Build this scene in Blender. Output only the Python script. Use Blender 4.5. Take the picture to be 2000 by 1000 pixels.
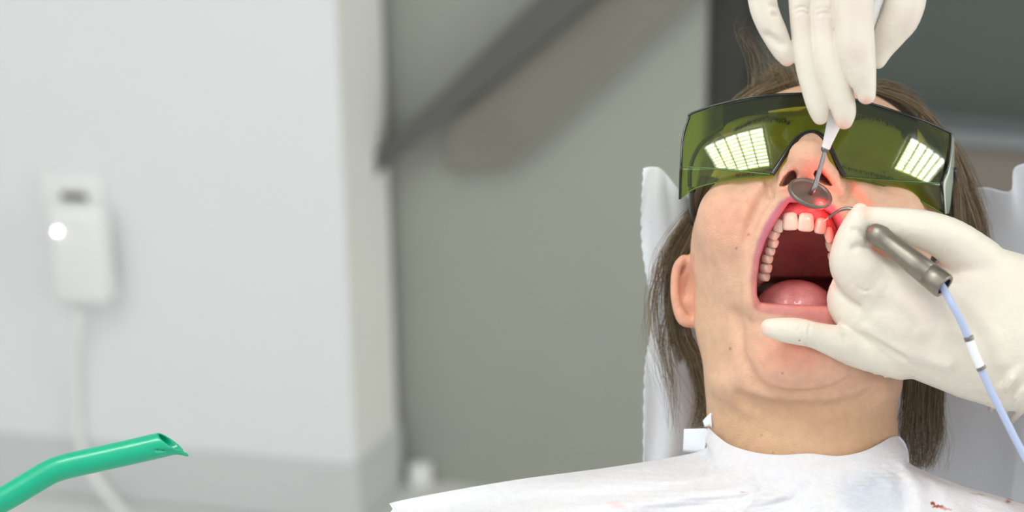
import bpy, math, random
import numpy as np
from mathutils import Vector, Matrix
random.seed(4); rng = np.random.default_rng(7)
for o in list(bpy.data.objects): bpy.data.objects.remove(o)
S = bpy.context.scene
COL = S.collection

# ------------------------------------------------------------------ camera
F = 3889.0                 # focal length in pixels of the 2000 px frame (70 mm on 36 mm)
K = 0.00031                # metres per pixel in the subject plane
DIST = F * K
CAM = np.array([0.0, 0.0, 1.35])
pitch, roll = math.radians(20), math.radians(0.75)
Fw = np.array([0, math.cos(pitch), -math.sin(pitch)])
R0 = np.array([1.0, 0, 0]); U0 = np.array([0, math.sin(pitch), math.cos(pitch)])
Rt = R0 * math.cos(roll) - U0 * math.sin(roll)
Up = U0 * math.cos(roll) + R0 * math.sin(roll)
Bk = -Fw
cd = bpy.data.cameras.new('camera'); cam = bpy.data.objects.new('camera', cd); COL.objects.link(cam)
cd.sensor_width = 36; cd.lens = F * 36 / 2000; cd.clip_start = 0.05; cd.clip_end = 50
cam.matrix_world = Matrix([[Rt[i], Up[i], Bk[i], CAM[i]] for i in range(3)] + [[0, 0, 0, 1]])
cd.dof.use_dof = True; cd.dof.focus_distance = DIST - 60 * K; cd.dof.aperture_fstop = 4.2
S.camera = cam

# ------------------------------------------------------------------ light
W = bpy.data.worlds.new('world'); S.world = W; W.use_nodes = True
W.node_tree.nodes['Background'].inputs[0].default_value = (0.97, 0.985, 1.0, 1)
W.node_tree.nodes['Background'].inputs[1].default_value = 0.5
S.view_settings.view_transform = 'Standard'; S.view_settings.look = 'None'
S.view_settings.exposure = 0.38; S.view_settings.gamma = 1; S.view_settings.use_curve_mapping = False
def area(name, loc, target, size, power, col=(1, 1, 1)):
    l = bpy.data.lights.new(name, 'AREA'); l.shape = 'RECTANGLE'; l.size, l.size_y = size; l.energy = power; l.color = col
    o = bpy.data.objects.new(name, l); COL.objects.link(o); o.location = loc
    o.rotation_euler = (Vector(target) - Vector(loc)).to_track_quat('-Z', 'Y').to_euler(); return o
area('left_fill', (-1.9, 0.1, 2.1), (0.1, 1.6, 0.8), (1.6, 1.3), 10, (1.0, 0.99, 0.97))  # added soft fill from the left, no window stands there
area('panel_fill', (1.9, 0.9, 1.0), (0.0, 3.2, 0.25), (1.0, 1.0), 8, (1, 0.99, 0.97))  # added low light to brighten the back panel's foot and the side wall
area('camera_side_fill', (0.7, -1.2, 2.3), (0.1, 1.4, 0.9), (2.0, 1.2), 13, (1, 0.99, 0.98))  # added fill from the camera side, no fixture behind it

# ------------------------------------------------------------------ geometry helpers
def P(x, y, z=0.0):
    s = (F - z) / F
    return np.array([(x - 1000.0) * s, (y - 500.0) * s, z])
def Ps(pts): return np.array([P(*p) for p in pts], dtype=float)
def sc(z): return (F - z) / F
def toW(a):
    a = np.asarray(a, float)
    return CAM + K * (a[:, :1] * Rt - a[:, 1:2] * Up + (a[:, 2:3] - F) * Bk)
def W1(x, y, z): return toW(P(x, y, z)[None])[0]
def ray(px, py):
    d = (px - 1000) / F * Rt - (py - 500) / F * Up + Fw
    return d
def onplane(px, py, p0, n):
    d = ray(px, py); n = np.asarray(n, float); t = np.dot(np.asarray(p0, float) - CAM, n) / np.dot(d, n)
    return CAM + d * t

def mesh_obj(name, v, faces, m, parent=None, smooth=True, cols=None, origin=None):
    v = np.asarray(v, float)
    if origin is None:
        origin = np.array([(v[:, 0].min() + v[:, 0].max()) / 2, (v[:, 1].min() + v[:, 1].max()) / 2, v[:, 2].min()])
    v = v - origin
    me = bpy.data.meshes.new(name)
    if isinstance(faces, np.ndarray):
        n, q = faces.shape
        me.vertices.add(len(v)); me.vertices.foreach_set('co', v.astype(np.float32).ravel())
        me.loops.add(n * q); me.loops.foreach_set('vertex_index', faces.astype(np.int32).ravel())
        me.polygons.add(n); me.polygons.foreach_set('loop_start', np.arange(0, n * q, q, dtype=np.int32))
        me.update(calc_edges=True)
    else:
        me.from_pydata([tuple(p) for p in v], [], faces); me.update()
    me.validate()
    me.polygons.foreach_set('use_smooth', [smooth] * len(me.polygons))
    if cols is not None:
        at = me.color_attributes.new('tint', 'FLOAT_COLOR', 'POINT')
        c = np.zeros((len(v), 4), np.float32); c[:, :3] = cols[:, :3]
        if cols.shape[1] > 3: c[:, 3] = cols[:, 3]
        at.data.foreach_set('color', c.ravel())
    if m: me.materials.append(m)
    o = bpy.data.objects.new(name, me); COL.objects.link(o)
    o.location = origin
    if parent is not None:
        o.parent = parent; o.location = np.asarray(origin) - np.array(WL.get(parent.name, (0, 0, 0)))
    WL[o.name] = tuple(origin)
    return o
WL = {}
def thing(name, label, cat, loc, group=None):
    o = bpy.data.objects.new(name, None); COL.objects.link(o); o.location = loc; WL[o.name] = tuple(loc)
    o.empty_display_size = 0.02
    return tag(o, label, cat, group)
def tag(o, label, cat, group=None):
    o['label'] = label; o['category'] = cat
    if group: o['group'] = group
    return o
def struct(o): o['kind'] = 'structure'; return o

def catmull(pts, n):
    p = np.asarray(pts, float); m = len(p)
    t = np.linspace(0, m - 1, n); i = np.clip(t.astype(int), 0, m - 2); f = (t - i)[:, None]
    p0 = p[np.clip(i - 1, 0, m - 1)]; p1 = p[i]; p2 = p[i + 1]; p3 = p[np.clip(i + 2, 0, m - 1)]
    return 0.5 * ((2 * p1) + (-p0 + p2) * f + (2 * p0 - 5 * p1 + 4 * p2 - p3) * f ** 2 + (-p0 + 3 * p1 - 3 * p2 + p3) * f ** 3)
def tube(path, rad, sides=10, cap=True):
    """path Nx3, rad scalar or N -> verts, faces (lists)"""
    p = np.asarray(path, float); n = len(p); r = np.broadcast_to(np.asarray(rad, float), (n,))
    t = np.gradient(p, axis=0); t /= np.linalg.norm(t, axis=1)[:, None] + 1e-9
    a = np.array([0, 0, 1.0]) if abs(t[0][2]) < .9 else np.array([1.0, 0, 0])
    u = np.zeros_like(p); cur = np.cross(t[0], a)
    for i in range(n):
        cur = cur - t[i] * np.dot(cur, t[i]); cur /= np.linalg.norm(cur); u[i] = cur
    w = np.cross(t, u)
    ang = np.arange(sides) * 2 * np.pi / sides
    v = p[:, None] + r[:, None, None] * (np.cos(ang)[None, :, None] * u[:, None] + np.sin(ang)[None, :, None] * w[:, None])
    v = v.reshape(-1, 3); f = []
    for i in range(n - 1):
        for j in range(sides):
            k = (j + 1) % sides
            f.append((i * sides + j, i * sides + k, (i + 1) * sides + k, (i + 1) * sides + j))
    if cap:
        f.append(tuple(range(sides))[::-1]); f.append(tuple((n - 1) * sides + j for j in range(sides)))
    return v, f
def tube_obj(name, pts, rad, m, parent=None, n=60, sides=14):
    q = catmull(Ps(pts), n)
    r = np.interp(np.linspace(0, 1, n), np.linspace(0, 1, len(rad)), rad) if np.ndim(rad) else rad
    v, f = tube(q, r, sides); return mesh_obj(name, toW(v), f, m, parent)
def join(parts):
    V = []; Fc = []; o = 0
    for v, f in parts:
        V.append(v); Fc += [tuple(i + o for i in q) for q in f]; o += len(v)
    return np.concatenate(V), Fc
def grid_faces(nv, nu):
    i, j = np.meshgrid(np.arange(nv - 1), np.arange(nu - 1), indexing='ij'); a = (i * nu + j).ravel()
    return np.stack([a, a + 1, a + nu + 1, a + nu], 1)
def loft(rows, nv, nu):
    """rows: list of control rows [(x,y,z)...] -> nv x nu grid in local space"""
    R = np.stack([catmull(Ps(r), nu) for r in rows])          # rows x nu x 3
    G = np.stack([catmull(R[:, j], nv) for j in range(nu)], 1)
    return G
def box(c, s, rot=None):
    """world-space box verts/faces: centre c, size s"""
    v = np.array([[x, y, z] for x in (-.5, .5) for y in (-.5, .5) for z in (-.5, .5)]) * np.asarray(s)
    if rot is not None: v = v @ np.asarray(rot).T
    return v + np.asarray(c), [(0, 1, 3, 2), (4, 6, 7, 5), (0, 4, 5, 1), (2, 3, 7, 6), (0, 2, 6, 4), (1, 5, 7, 3)]
def bevel(o, w, seg=3):
    b = o.modifiers.new('bevel', 'BEVEL'); b.width = w; b.segments = seg; b.limit_method = 'ANGLE'; return o
def solid(o, t, off=0):
    s = o.modifiers.new('solid', 'SOLIDIFY'); s.thickness = t; s.offset = off; return o

# ------------------------------------------------------------------ implicit surfaces on a grid
class Field:
    def __init__(s, lo, hi, h):
        s.h = h; s.lo = np.asarray(lo, float)
        s.n = [int(math.ceil((hi[i] - lo[i]) / h)) + 1 for i in range(3)]
        s.ax = [(lo[i] + h * np.arange(s.n[i])).astype(np.float32) for i in range(3)]
        s.D = np.full(s.n, 60.0, np.float32)
    def sub(s, lo, hi, m):
        sl = []
        for i in range(3):
            a = int(np.clip((lo[i] - m - s.lo[i]) / s.h, 0, s.n[i])); b = int(np.clip((hi[i] + m - s.lo[i]) / s.h + 2, 0, s.n[i]))
            if b <= a: return None, None
            sl.append(slice(a, b))
        return tuple(sl), (s.ax[0][sl[0]][:, None, None], s.ax[1][sl[1]][None, :, None], s.ax[2][sl[2]][None, None, :])
    def comb(s, sl, d, op, k):
        A = s.D[sl]
        if op == 'add':
            if k <= 0: s.D[sl] = np.minimum(A, d)
            else:
                h = np.maximum(k - np.abs(A - d), 0) / k; s.D[sl] = np.minimum(A, d) - h * h * k * .25
        else:
            d = -d
            if k <= 0: s.D[sl] = np.maximum(A, d)
            else:
                h = np.maximum(k - np.abs(A - d), 0) / k; s.D[sl] = np.maximum(A, d) + h * h * k * .25
    def ell(s, c, r, k=10, op='add', rz=0, rx=0, ry=0):
        z = c[2]; c = P(*c); r = np.asarray(r, float) * sc(z)
        M = np.array(Matrix.Rotation(rz, 3, 'Z') @ Matrix.Rotation(ry, 3, 'Y') @ Matrix.Rotation(rx, 3, 'X')).T
        rm = max(r); rr = r if (rz == 0 and rx == 0 and ry == 0) else (rm, rm, rm)
        sl, g = s.sub([c[i] - rr[i] for i in range(3)], [c[i] + rr[i] for i in range(3)], k * 1.8 + 3 * s.h)
        if sl is None: return
        x, y, q = g[0] - c[0], g[1] - c[1], g[2] - c[2]
        a = M[0, 0] * x + M[0, 1] * y + M[0, 2] * q; b = M[1, 0] * x + M[1, 1] * y + M[1, 2] * q; e = M[2, 0] * x + M[2, 1] * y + M[2, 2] * q
        k0 = np.sqrt((a / r[0]) ** 2 + (b / r[1]) ** 2 + (e / r[2]) ** 2)
        k1 = np.sqrt((a / r[0] ** 2) ** 2 + (b / r[1] ** 2) ** 2 + (e / r[2] ** 2) ** 2) + 1e-6
        s.comb(sl, (k0 * (k0 - 1) / k1).astype(np.float32), op, k)
    def cone(s, a, b, k=10, op='add', flat=1.0, mg=0):
        """a,b = (x,y,z,r) pixel-frame round cone"""
        ra, rb = a[3] * sc(a[2]), b[3] * sc(b[2]); A = P(*a[:3]); B = P(*b[:3]); rm = max(ra, rb)
        sl, g = s.sub(np.minimum(A, B) - rm, np.maximum(A, B) + rm, k + mg + 3 * s.h)
        if sl is None: return
        v = B - A; L = max(float(np.dot(v, v)), 1e-6)
        t = np.clip(((g[0] - A[0]) * v[0] + (g[1] - A[1]) * v[1] + (g[2] - A[2]) * v[2]) / L, 0, 1)
        dz = (g[2] - A[2] - t * v[2]) * flat
        d = np.sqrt((g[0] - A[0] - t * v[0]) ** 2 + (g[1] - A[1] - t * v[1]) ** 2 + dz ** 2) - (ra + (rb - ra) * t)
        s.comb(sl, d.astype(np.float32), op, k)
    def chain(s, pts, k=10, kk=None, op='add', n=None, flat=1.0):
        """a smooth finger-like chain through (x,y,z,r) points; joined inside itself, then blended by k"""
        T = Field.__new__(Field); T.h = s.h
        q = catmull(np.array(pts, float), n or (len(pts) - 1) * 4 + 1)
        lo = np.min([P(*p[:3]) - p[3] for p in q], 0); hi = np.max([P(*p[:3]) + p[3] for p in q], 0)
        sl, g = s.sub(lo, hi, k + 3 * s.h)
        if sl is None: return
        T.lo = np.array([g[0].ravel()[0], g[1].ravel()[0], g[2].ravel()[0]], float); T.n = list(s.D[sl].shape)
        T.ax = [g[0].ravel(), g[1].ravel(), g[2].ravel()]; T.D = np.full(T.n, 60.0, np.float32)
        for i in range(len(q) - 1): T.cone(q[i], q[i + 1], 0, flat=flat, mg=k)
        s.comb(sl, T.D, op, k)
    def custom(s, fn, lo, hi, k=0, op='add'):
        sl, g = s.sub(lo, hi, k + 3 * s.h)
        if sl is None: return
        s.comb(sl, fn(*g).astype(np.float32), op, k)
    def surf(s, px, py):
        """front-most z of the surface seen at pixel (px,py)"""
        for zi in range(s.n[2] - 1, -1, -1):
            z = s.ax[2][zi]; p = P(px, py, z)
            i = int(round((p[0] - s.lo[0]) / s.h)); j = int(round((p[1] - s.lo[1]) / s.h))
            if 0 <= i < s.n[0] and 0 <= j < s.n[1] and s.D[i, j, zi] < 0: return float(z)
        return float(s.ax[2][0])
    def mesh(s, smooth=1):
        D = s.D; D[0] = D[-1] = 1; D[:, 0] = D[:, -1] = 1; D[:, :, 0] = D[:, :, -1] = 1
        ins = D < 0; cnt = np.zeros([n - 1 for n in D.shape], np.int8)
        for a in (0, 1):
            for b in (0, 1):
                for c in (0, 1):
                    cnt += ins[a:D.shape[0] - 1 + a, b:D.shape[1] - 1 + b, c:D.shape[2] - 1 + c]
        act = (cnt > 0) & (cnt < 8); I = np.argwhere(act); idx = np.full(act.shape, -1, np.int32); idx[act] = np.arange(len(I))
        acc = np.zeros((len(I), 3)); num = np.zeros(len(I))
        C = {}
        for a in (0, 1):
            for b in (0, 1):
                for c in (0, 1): C[a, b, c] = D[I[:, 0] + a, I[:, 1] + b, I[:, 2] + c]
        for ca in C:
            for axis in range(3):
                if ca[axis] == 0:
                    cb = list(ca); cb[axis] = 1; va, vb = C[ca], C[tuple(cb)]; m = (va < 0) != (vb < 0)
                    t = np.where(m, va / np.where(m, va - vb, 1), 0); p = np.tile(np.array(ca, float), (len(I), 1)); p[:, axis] = t
                    acc += p * m[:, None]; num += m
        V = s.lo + s.h * (I + acc / num[:, None]); Q = []
        for axis in range(3):
            s0 = [slice(None)] * 3; s1 = [slice(None)] * 3; s0[axis] = slice(0, -1); s1[axis] = slice(1, None)
            a, b = ins[tuple(s0)], ins[tuple(s1)]; E = np.argwhere(a != b); fl = a[E[:, 0], E[:, 1], E[:, 2]]
            u, w = (axis + 1) % 3, (axis + 2) % 3
            ok = (E[:, u] > 0) & (E[:, w] > 0) & (E[:, u] < D.shape[u] - 1) & (E[:, w] < D.shape[w] - 1); E = E[ok]; fl = fl[ok]
            def cell(du, dw):
                e = E.copy(); e[:, u] -= du; e[:, w] -= dw; return idx[e[:, 0], e[:, 1], e[:, 2]]
            q = np.stack([cell(1, 1), cell(0, 1), cell(0, 0), cell(1, 0)], 1)
            q[~fl] = q[~fl][:, ::-1]; Q.append(q)
        Q = np.concatenate(Q)
        for _ in range(smooth):
            acc = np.zeros_like(V); n = np.zeros(len(V))
            for a, b in ((0, 1), (1, 2), (2, 3), (3, 0)):
                np.add.at(acc, Q[:, a], V[Q[:, b]]); np.add.at(acc, Q[:, b], V[Q[:, a]]); np.add.at(n, Q[:, a], 1); np.add.at(n, Q[:, b], 1)
            V = V * .5 + .5 * acc / n[:, None]
        return V, Q[:, ::-1]      # local y points down, so flip the winding
def back(V):
    """local verts -> px, py, z"""
    s = (F - V[:, 2]) / F
    return V[:, 0] / s + 1000, V[:, 1] / s + 500, V[:, 2]
def sstep(a, b, x):
    t = np.clip((x - a) / (b - a), 0, 1); return t * t * (3 - 2 * t)
def polysd(px, py, poly):
    """signed distance to polygon, negative inside"""
    poly = np.asarray(poly, float); d = np.full(np.broadcast(px, py).shape, 1e9); ins = np.zeros(d.shape, bool); n = len(poly)
    for i in range(n):
        a, b = poly[i], poly[(i + 1) % n]; ex, ey = b - a; wx, wy = px - a[0], py - a[1]
        t = np.clip((wx * ex + wy * ey) / (ex * ex + ey * ey), 0, 1)
        d = np.minimum(d, (wx - t * ex) ** 2 + (wy - t * ey) ** 2)
        c = ((a[1] <= py) & (b[1] > py)) | ((b[1] <= py) & (a[1] > py))
        xi = a[0] + (py - a[1]) / (b[1] - a[1] if b[1] != a[1] else 1e-9) * ex
        ins ^= c & (px < xi)
    d = np.sqrt(d); return np.where(ins, -d, d)
def linesd(px, py, pts):
    d = np.full(np.broadcast(px, py).shape, 1e9)
    for i in range(len(pts) - 1):
        a, b = np.array(pts[i], float), np.array(pts[i + 1], float); ex, ey = b - a; wx, wy = px - a[0], py - a[1]
        t = np.clip((wx * ex + wy * ey) / (ex * ex + ey * ey), 0, 1); d = np.minimum(d, (wx - t * ex) ** 2 + (wy - t * ey) ** 2)
    return np.sqrt(d)

# ------------------------------------------------------------------ materials
def lin(c):
    c = np.asarray(c, float) / 255; return tuple(np.where(c <= .04045, c / 12.92, ((c + .055) / 1.055) ** 2.4))
def mat(name, rgb, rough=.5, metal=0, sss=0, sssr=(1, .4, .2), sscale=.004, bump=0, bscale=300, var=0, vscale=20, tint=False, spec=.5, emit=None, estr=0, coat=0, space='Object', bdist=.001):
    m = bpy.data.materials.new(name); m.use_nodes = True; nt = m.node_tree; b = nt.nodes['Principled BSDF']
    L = nt.links.new; N = nt.nodes.new
    col = lin(rgb); b.inputs['Base Color'].default_value = (*col, 1); b.inputs['Roughness'].default_value = rough
    b.inputs['Metallic'].default_value = metal; b.inputs['Specular IOR Level'].default_value = spec
    if sss:
        b.inputs['Subsurface Weight'].default_value = sss; b.inputs['Subsurface Radius'].default_value = sssr; b.inputs['Subsurface Scale'].default_value = sscale
    if coat: b.inputs['Coat Weight'].default_value = coat; b.inputs['Coat Roughness'].default_value = .08
    if emit: b.inputs['Emission Color'].default_value = (*lin(emit), 1); b.inputs['Emission Strength'].default_value = estr
    tc = N('ShaderNodeTexCoord'); out = None
    if tint:
        a = N('ShaderNodeVertexColor'); a.layer_name = 'tint'; out = a.outputs[0]
        rr = N('ShaderNodeMapRange'); rr.inputs['To Min'].default_value = rough; rr.inputs['To Max'].default_value = .16; L(a.outputs[1], rr.inputs['Value']); L(rr.outputs[0], b.inputs['Roughness'])
    if var:
        n = N('ShaderNodeTexNoise'); n.inputs['Scale'].default_value = vscale; n.inputs['Detail'].default_value = 5; L(tc.outputs[space], n.inputs['Vector'])
        r = N('ShaderNodeMapRange'); r.inputs['From Min'].default_value = .3; r.inputs['From Max'].default_value = .7
        r.inputs['To Min'].default_value = 1 - var; r.inputs['To Max'].default_value = 1 + var; L(n.outputs[0], r.inputs['Value'])
        mx = N('ShaderNodeVectorMath'); mx.operation = 'SCALE'
        if out is not None: L(out, mx.inputs[0])
        else: mx.inputs[0].default_value = col
        L(r.outputs[0], mx.inputs['Scale']); out = mx.outputs[0]
    if out is not None: L(out, b.inputs['Base Color'])
    if bump:
        n2 = N('ShaderNodeTexNoise'); n2.inputs['Scale'].default_value = bscale; n2.inputs['Detail'].default_value = 4; L(tc.outputs[space], n2.inputs['Vector'])
        bp = N('ShaderNodeBump'); bp.inputs['Strength'].default_value = bump; bp.inputs['Distance'].default_value = bdist; L(n2.outputs[0], bp.inputs['Height']); L(bp.outputs[0], b.inputs['Normal'])
    return m
M = {}
M['skin'] = mat('skin', (222, 172, 138), .44, sss=.3, sscale=.005, bump=.5, bscale=1100, var=.07, vscale=160, tint=True, spec=.45, bdist=.0012)
M['wet'] = mat('wet_tissue', (190, 110, 105), .22, sss=.3, sscale=.004, bump=.8, bscale=900, var=.12, vscale=140, tint=True, coat=.5)
M['tooth'] = mat('tooth_enamel', (236, 226, 205), .14, sss=.3, sssr=(1, .9, .8), sscale=.002, coat=.5, var=.03, vscale=200)
M['glove'] = mat('latex', (226, 218, 204), .4, sss=.2, sssr=(1, .7, .5), sscale=.003, bump=.45, bscale=170, bdist=.0016, var=.025, vscale=40, tint=True, spec=.35)
M['paper'] = mat('white_paper', (234, 239, 246), .85, bump=.35, bscale=900, var=.015, vscale=300, spec=.2)
M['bibpaper'] = mat('bib_paper', (240, 239, 241), .8, bump=.5, bscale=700, var=.03, vscale=220, tint=True, spec=.2)
M['cushion'] = mat('cushion_vinyl', (205, 208, 212), .4, bump=.1, bscale=200)
M['white'] = mat('white_plastic', (238, 238, 236), .35, var=.01)
M['instrument_white'] = mat('instrument_plastic', (238, 238, 238), .3, var=.01)
M['steel'] = mat('brushed_steel', (146, 140, 130), .42, metal=1, bump=.1, bscale=2000, var=.06, vscale=300)
M['rod'] = mat('rod_steel', (130, 130, 130), .28, metal=1, var=.08, vscale=400)
M['dark'] = mat('dark_bore', (25, 35, 50), .4, var=.02)
M['black'] = mat('black_plastic', (14, 18, 16), .2, coat=.4, var=.02)
M['cable'] = mat('fibre_cable', (176, 190, 222), .35, var=.02)
M['sleeve'] = mat('cable_sleeve', (236, 238, 242), .35, var=.02)
M['clear'] = mat('clip_grey', (130, 125, 120), .2, metal=.6, var=.02)
M['green'] = mat('green_plastic', (0, 172, 132), .3, sss=.2, sssr=(.3, 1, .8), sscale=.003, bump=.15, bscale=250, var=.04, vscale=60, coat=.2)
M['hair'] = mat('hair', (112, 92, 66), .45, tint=True, spec=.5)
M['hairdark'] = mat('hair_dark', (60, 46, 32), .5, var=.05)
M['wall'] = mat('wall_paint', (231, 233, 235), .6, bump=.05, bscale=80, var=.01, vscale=3)
M['wallside'] = mat('wall_side_paint', (236, 236, 230), .6, bump=.05, bscale=80, var=.01, vscale=3)
M['base'] = mat('baseboard_grey', (206, 209, 210), .5, var=.02, vscale=5)
M['floor'] = mat('floor_vinyl', (212, 212, 208), .4, var=.05, vscale=4, bump=.05)
M['panel'] = mat('grey_green_panel', (156, 158, 148), .28, spec=.8, var=.05, vscale=2.2)
M['grey_strip'] = mat('strip_grey', (92, 92, 91), .5, var=.04, vscale=6)
M['olive_strip'] = mat('strip_olive', (126, 125, 114), .55, var=.06, vscale=6)
M['darkpost'] = mat('post_dark', (50, 50, 44), .5, var=.05, vscale=5)
M['darkwall'] = mat('wall_dark_green', (78, 86, 82), .5, var=.05, vscale=3)
M['ledge'] = mat('ledge_grey', (118, 125, 126), .5, var=.03)
M['brown'] = mat('cabinet_taupe', (120, 112, 104), .5, var=.04)
M['ceil'] = mat('ceiling_white', (235, 235, 232), .8, var=.01)
M['led'] = mat('led', (255, 255, 255), .5, emit=(225, 225, 255), estr=12)
M['lamp'] = mat('lamp_diffuser', (255, 255, 255), .5, emit=(250, 255, 248), estr=15)
M['louvre'] = mat('lamp_louvre', (150, 155, 150), .4, var=.01)
M['laser'] = mat('laser_fibre', (255, 120, 120), .3, emit=(255, 60, 50), estr=6)
def lens_mat():
    m = bpy.data.materials.new('green_lens'); m.use_nodes = True; nt = m.node_tree; nt.nodes.clear(); N = nt.nodes.new; L = nt.links.new
    o = N('ShaderNodeOutputMaterial'); tr = N('ShaderNodeBsdfTransparent'); gl = N('ShaderNodeBsdfGlossy'); df = N('ShaderNodeBsdfDiffuse'); mx = N('ShaderNodeMixShader'); m2 = N('ShaderNodeMixShader'); fr = N('ShaderNodeFresnel')
    tc = N('ShaderNodeTexCoord'); n = N('ShaderNodeTexNoise'); n.inputs['Scale'].default_value = 30; L(tc.outputs['Object'], n.inputs['Vector'])
    mc = N('ShaderNodeMix'); mc.data_type = 'RGBA'; L(n.outputs[0], mc.inputs[0]); mc.inputs[6].default_value = (.57, .68, .16, 1); mc.inputs[7].default_value = (.60, .71, .20, 1)
    L(mc.outputs[2], tr.inputs[0]); gl.inputs['Roughness'].default_value = .015; gl.inputs[0].default_value = (1, 1, 1, 1); ge = N('ShaderNodeNewGeometry'); mr = N('ShaderNodeMapRange'); mr.inputs['To Min'].default_value = 1.62; mr.inputs['To Max'].default_value = 1 / 1.62; L(ge.outputs['Backfacing'], mr.inputs['Value']); L(mr.outputs[0], fr.inputs[0])
    df.inputs[0].default_value = (.03, .12, .01, 1)
    L(tr.outputs[0], m2.inputs[1]); L(df.outputs[0], m2.inputs[2]); m2.inputs[0].default_value = .012
    L(fr.outputs[0], mx.inputs[0]); L(m2.outputs[0], mx.inputs[1]); L(gl.outputs[0], mx.inputs[2]); L(mx.outputs[0], o.inputs[0]); return m
M['lens'] = lens_mat()
M['lensedge'] = mat('lens_edge', (70, 110, 10), .15, coat=.5, var=.1, vscale=50)
M['lensdark'] = mat('lens_edge_dark', (9, 18, 8), .2, coat=.5, var=.1, vscale=50)

#@@STRUCTURE
# ------------------------------------------------------------------ room
UPW = np.array([0, 0, 1.0])
def floorpt(px, py): return onplane(px, py, (0, 0, 0), UPW)
def wallquad(name, a, b, z0, z1, m, thick=.02, z0b=None):
    a, b = np.array(a, float), np.array(b, float); d = b - a; d[2] = 0; n = np.array([-d[1], d[0], 0]); n /= np.linalg.norm(n)
    if np.dot(n, CAM - a) > 0: n = -n                    # thickness goes away from the camera
    v = []
    for off in (0, thick):
        for p in (a, b):
            for z in (z0, z1): v.append([p[0] + n[0] * off, p[1] + n[1] * off, z])
    f = [(0, 1, 3, 2), (4, 6, 7, 5), (0, 4, 5, 1), (2, 3, 7, 6), (0, 2, 6, 4), (1, 5, 7, 3)]
    return mesh_obj(name, v, f, m, smooth=False)
C = floorpt(700, 1022)                                         # foot of the projecting wall corner
def vplane_h(px, py, base):                                    # height of a pixel on the vertical line above base
    d = ray(px, py); t = (base[1] - CAM[1]) / d[1]; return CAM[2] + d[2] * t
hB = vplane_h(691, 905, C)
def at_h(px, py, h): return onplane(px, py, (0, 0, h), UPW)
A = at_h(0, 843, hB); Bp = at_h(775, 830, hB)
dA = (A - C) * [1, 1, 0]; dB = (Bp - C) * [1, 1, 0]
A2 = C + dA * 1.6; A2[2] = 0; B2 = C + dB; B2[2] = 0
H = 2.72
o = struct(wallquad('wall_left', C, A2, 0, H, M['wall']))
struct(wallquad('wall_front', C, B2, 0, H, M['wallside'], .02))
def shift(p, q, d):
    dd = (q - p) * [1, 1, 0]; n = np.array([-dd[1], dd[0], 0]); n /= np.linalg.norm(n)
    if np.dot(n, CAM - p) < 0: n = -n
    return n * d
s1 = shift(C, A2, .006); s2 = shift(C, B2, .006)
struct(wallquad('baseboard_left', C + s1 + s2, A2 + s1, .003, hB, M['base'], .006))
struct(wallquad('baseboard_front', C + s1 + s2, B2 + s2, .003, hB, M['base'], .006))
mesh_v = np.array([[-3, -.6, -.02], [4.2, -.6, -.02], [4.2, 5, -.02], [-3, 5, -.02], [-3, -.6, 0], [4.2, -.6, 0], [4.2, 5, 0], [-3, 5, 0]])
bf = [(3, 2, 1, 0), (4, 5, 6, 7), (0, 1, 5, 4), (1, 2, 6, 5), (2, 3, 7, 6), (3, 0, 4, 7)]
struct(mesh_obj('floor', mesh_v, bf, M['floor'], smooth=False))
struct(mesh_obj('ceiling', mesh_v + [0, 0, H + .02], bf, M['ceil'], smooth=False))
# back panel (satin grey-green)
G1 = floorpt(770, 930); G2 = floorpt(955, 953); gd = (G2 - G1); gd /= np.linalg.norm(gd)
def along(px):                                                 # point of the panel's foot line seen at column px (y 400)
    n = np.array([-gd[1], gd[0], 0]); p = onplane(px, 200, G1, n); p[2] = 0; return p
n_ = np.array([-gd[1], gd[0], 0])
if np.dot(n_, CAM - G1) > 0: n_ = -n_
pR = along(1376)
struct(wallquad('wall_back', G1 - gd * .3, pR, 0, H, M['panel']))
qA = pR + n_ * .02; qB = along(1452) + n_ * .02
struct(wallquad('trim_1', qA, qB, 0, H, M['darkpost'], .06))
rA = qB + n_ * .05; rB = rA + gd * 1.6
struct(wallquad('wall_right', rA, rB, 0, H, M['darkwall'], .02))
# low cabinet with a ledge in front of the dark wall
def on_wall(px, py, p0): return onplane(px, py, p0, n_)
zt = on_wall(1960, 262, rA - n_ * .08)[2]; zb = on_wall(1960, 290, rA - n_ * .08)[2]
cab = thing('low_cabinet', 'taupe low cabinet with pale grey ledge top against the dark wall', 'cabinet', tuple(rA + gd * .6))
for nm, z0, z1, dep, m in (('carcass', 0.0, zb, .06, M['brown']), ('ledge', zb, zt, .08, M['ledge'])):
    a = rA - n_ * dep + gd * .02; b = rB - n_ * dep
    v = []
    for off in (0, dep - .004):
        for p in (a, b):
            for z in (z0, z1): v.append([p[0] + n_[0] * off, p[1] + n_[1] * off, z])
    mesh_obj(nm, v, [(0, 1, 3, 2), (4, 6, 7, 5), (0, 4, 5, 1), (2, 3, 7, 6), (0, 2, 6, 4), (1, 5, 7, 3)], m, cab, smooth=False)
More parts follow.
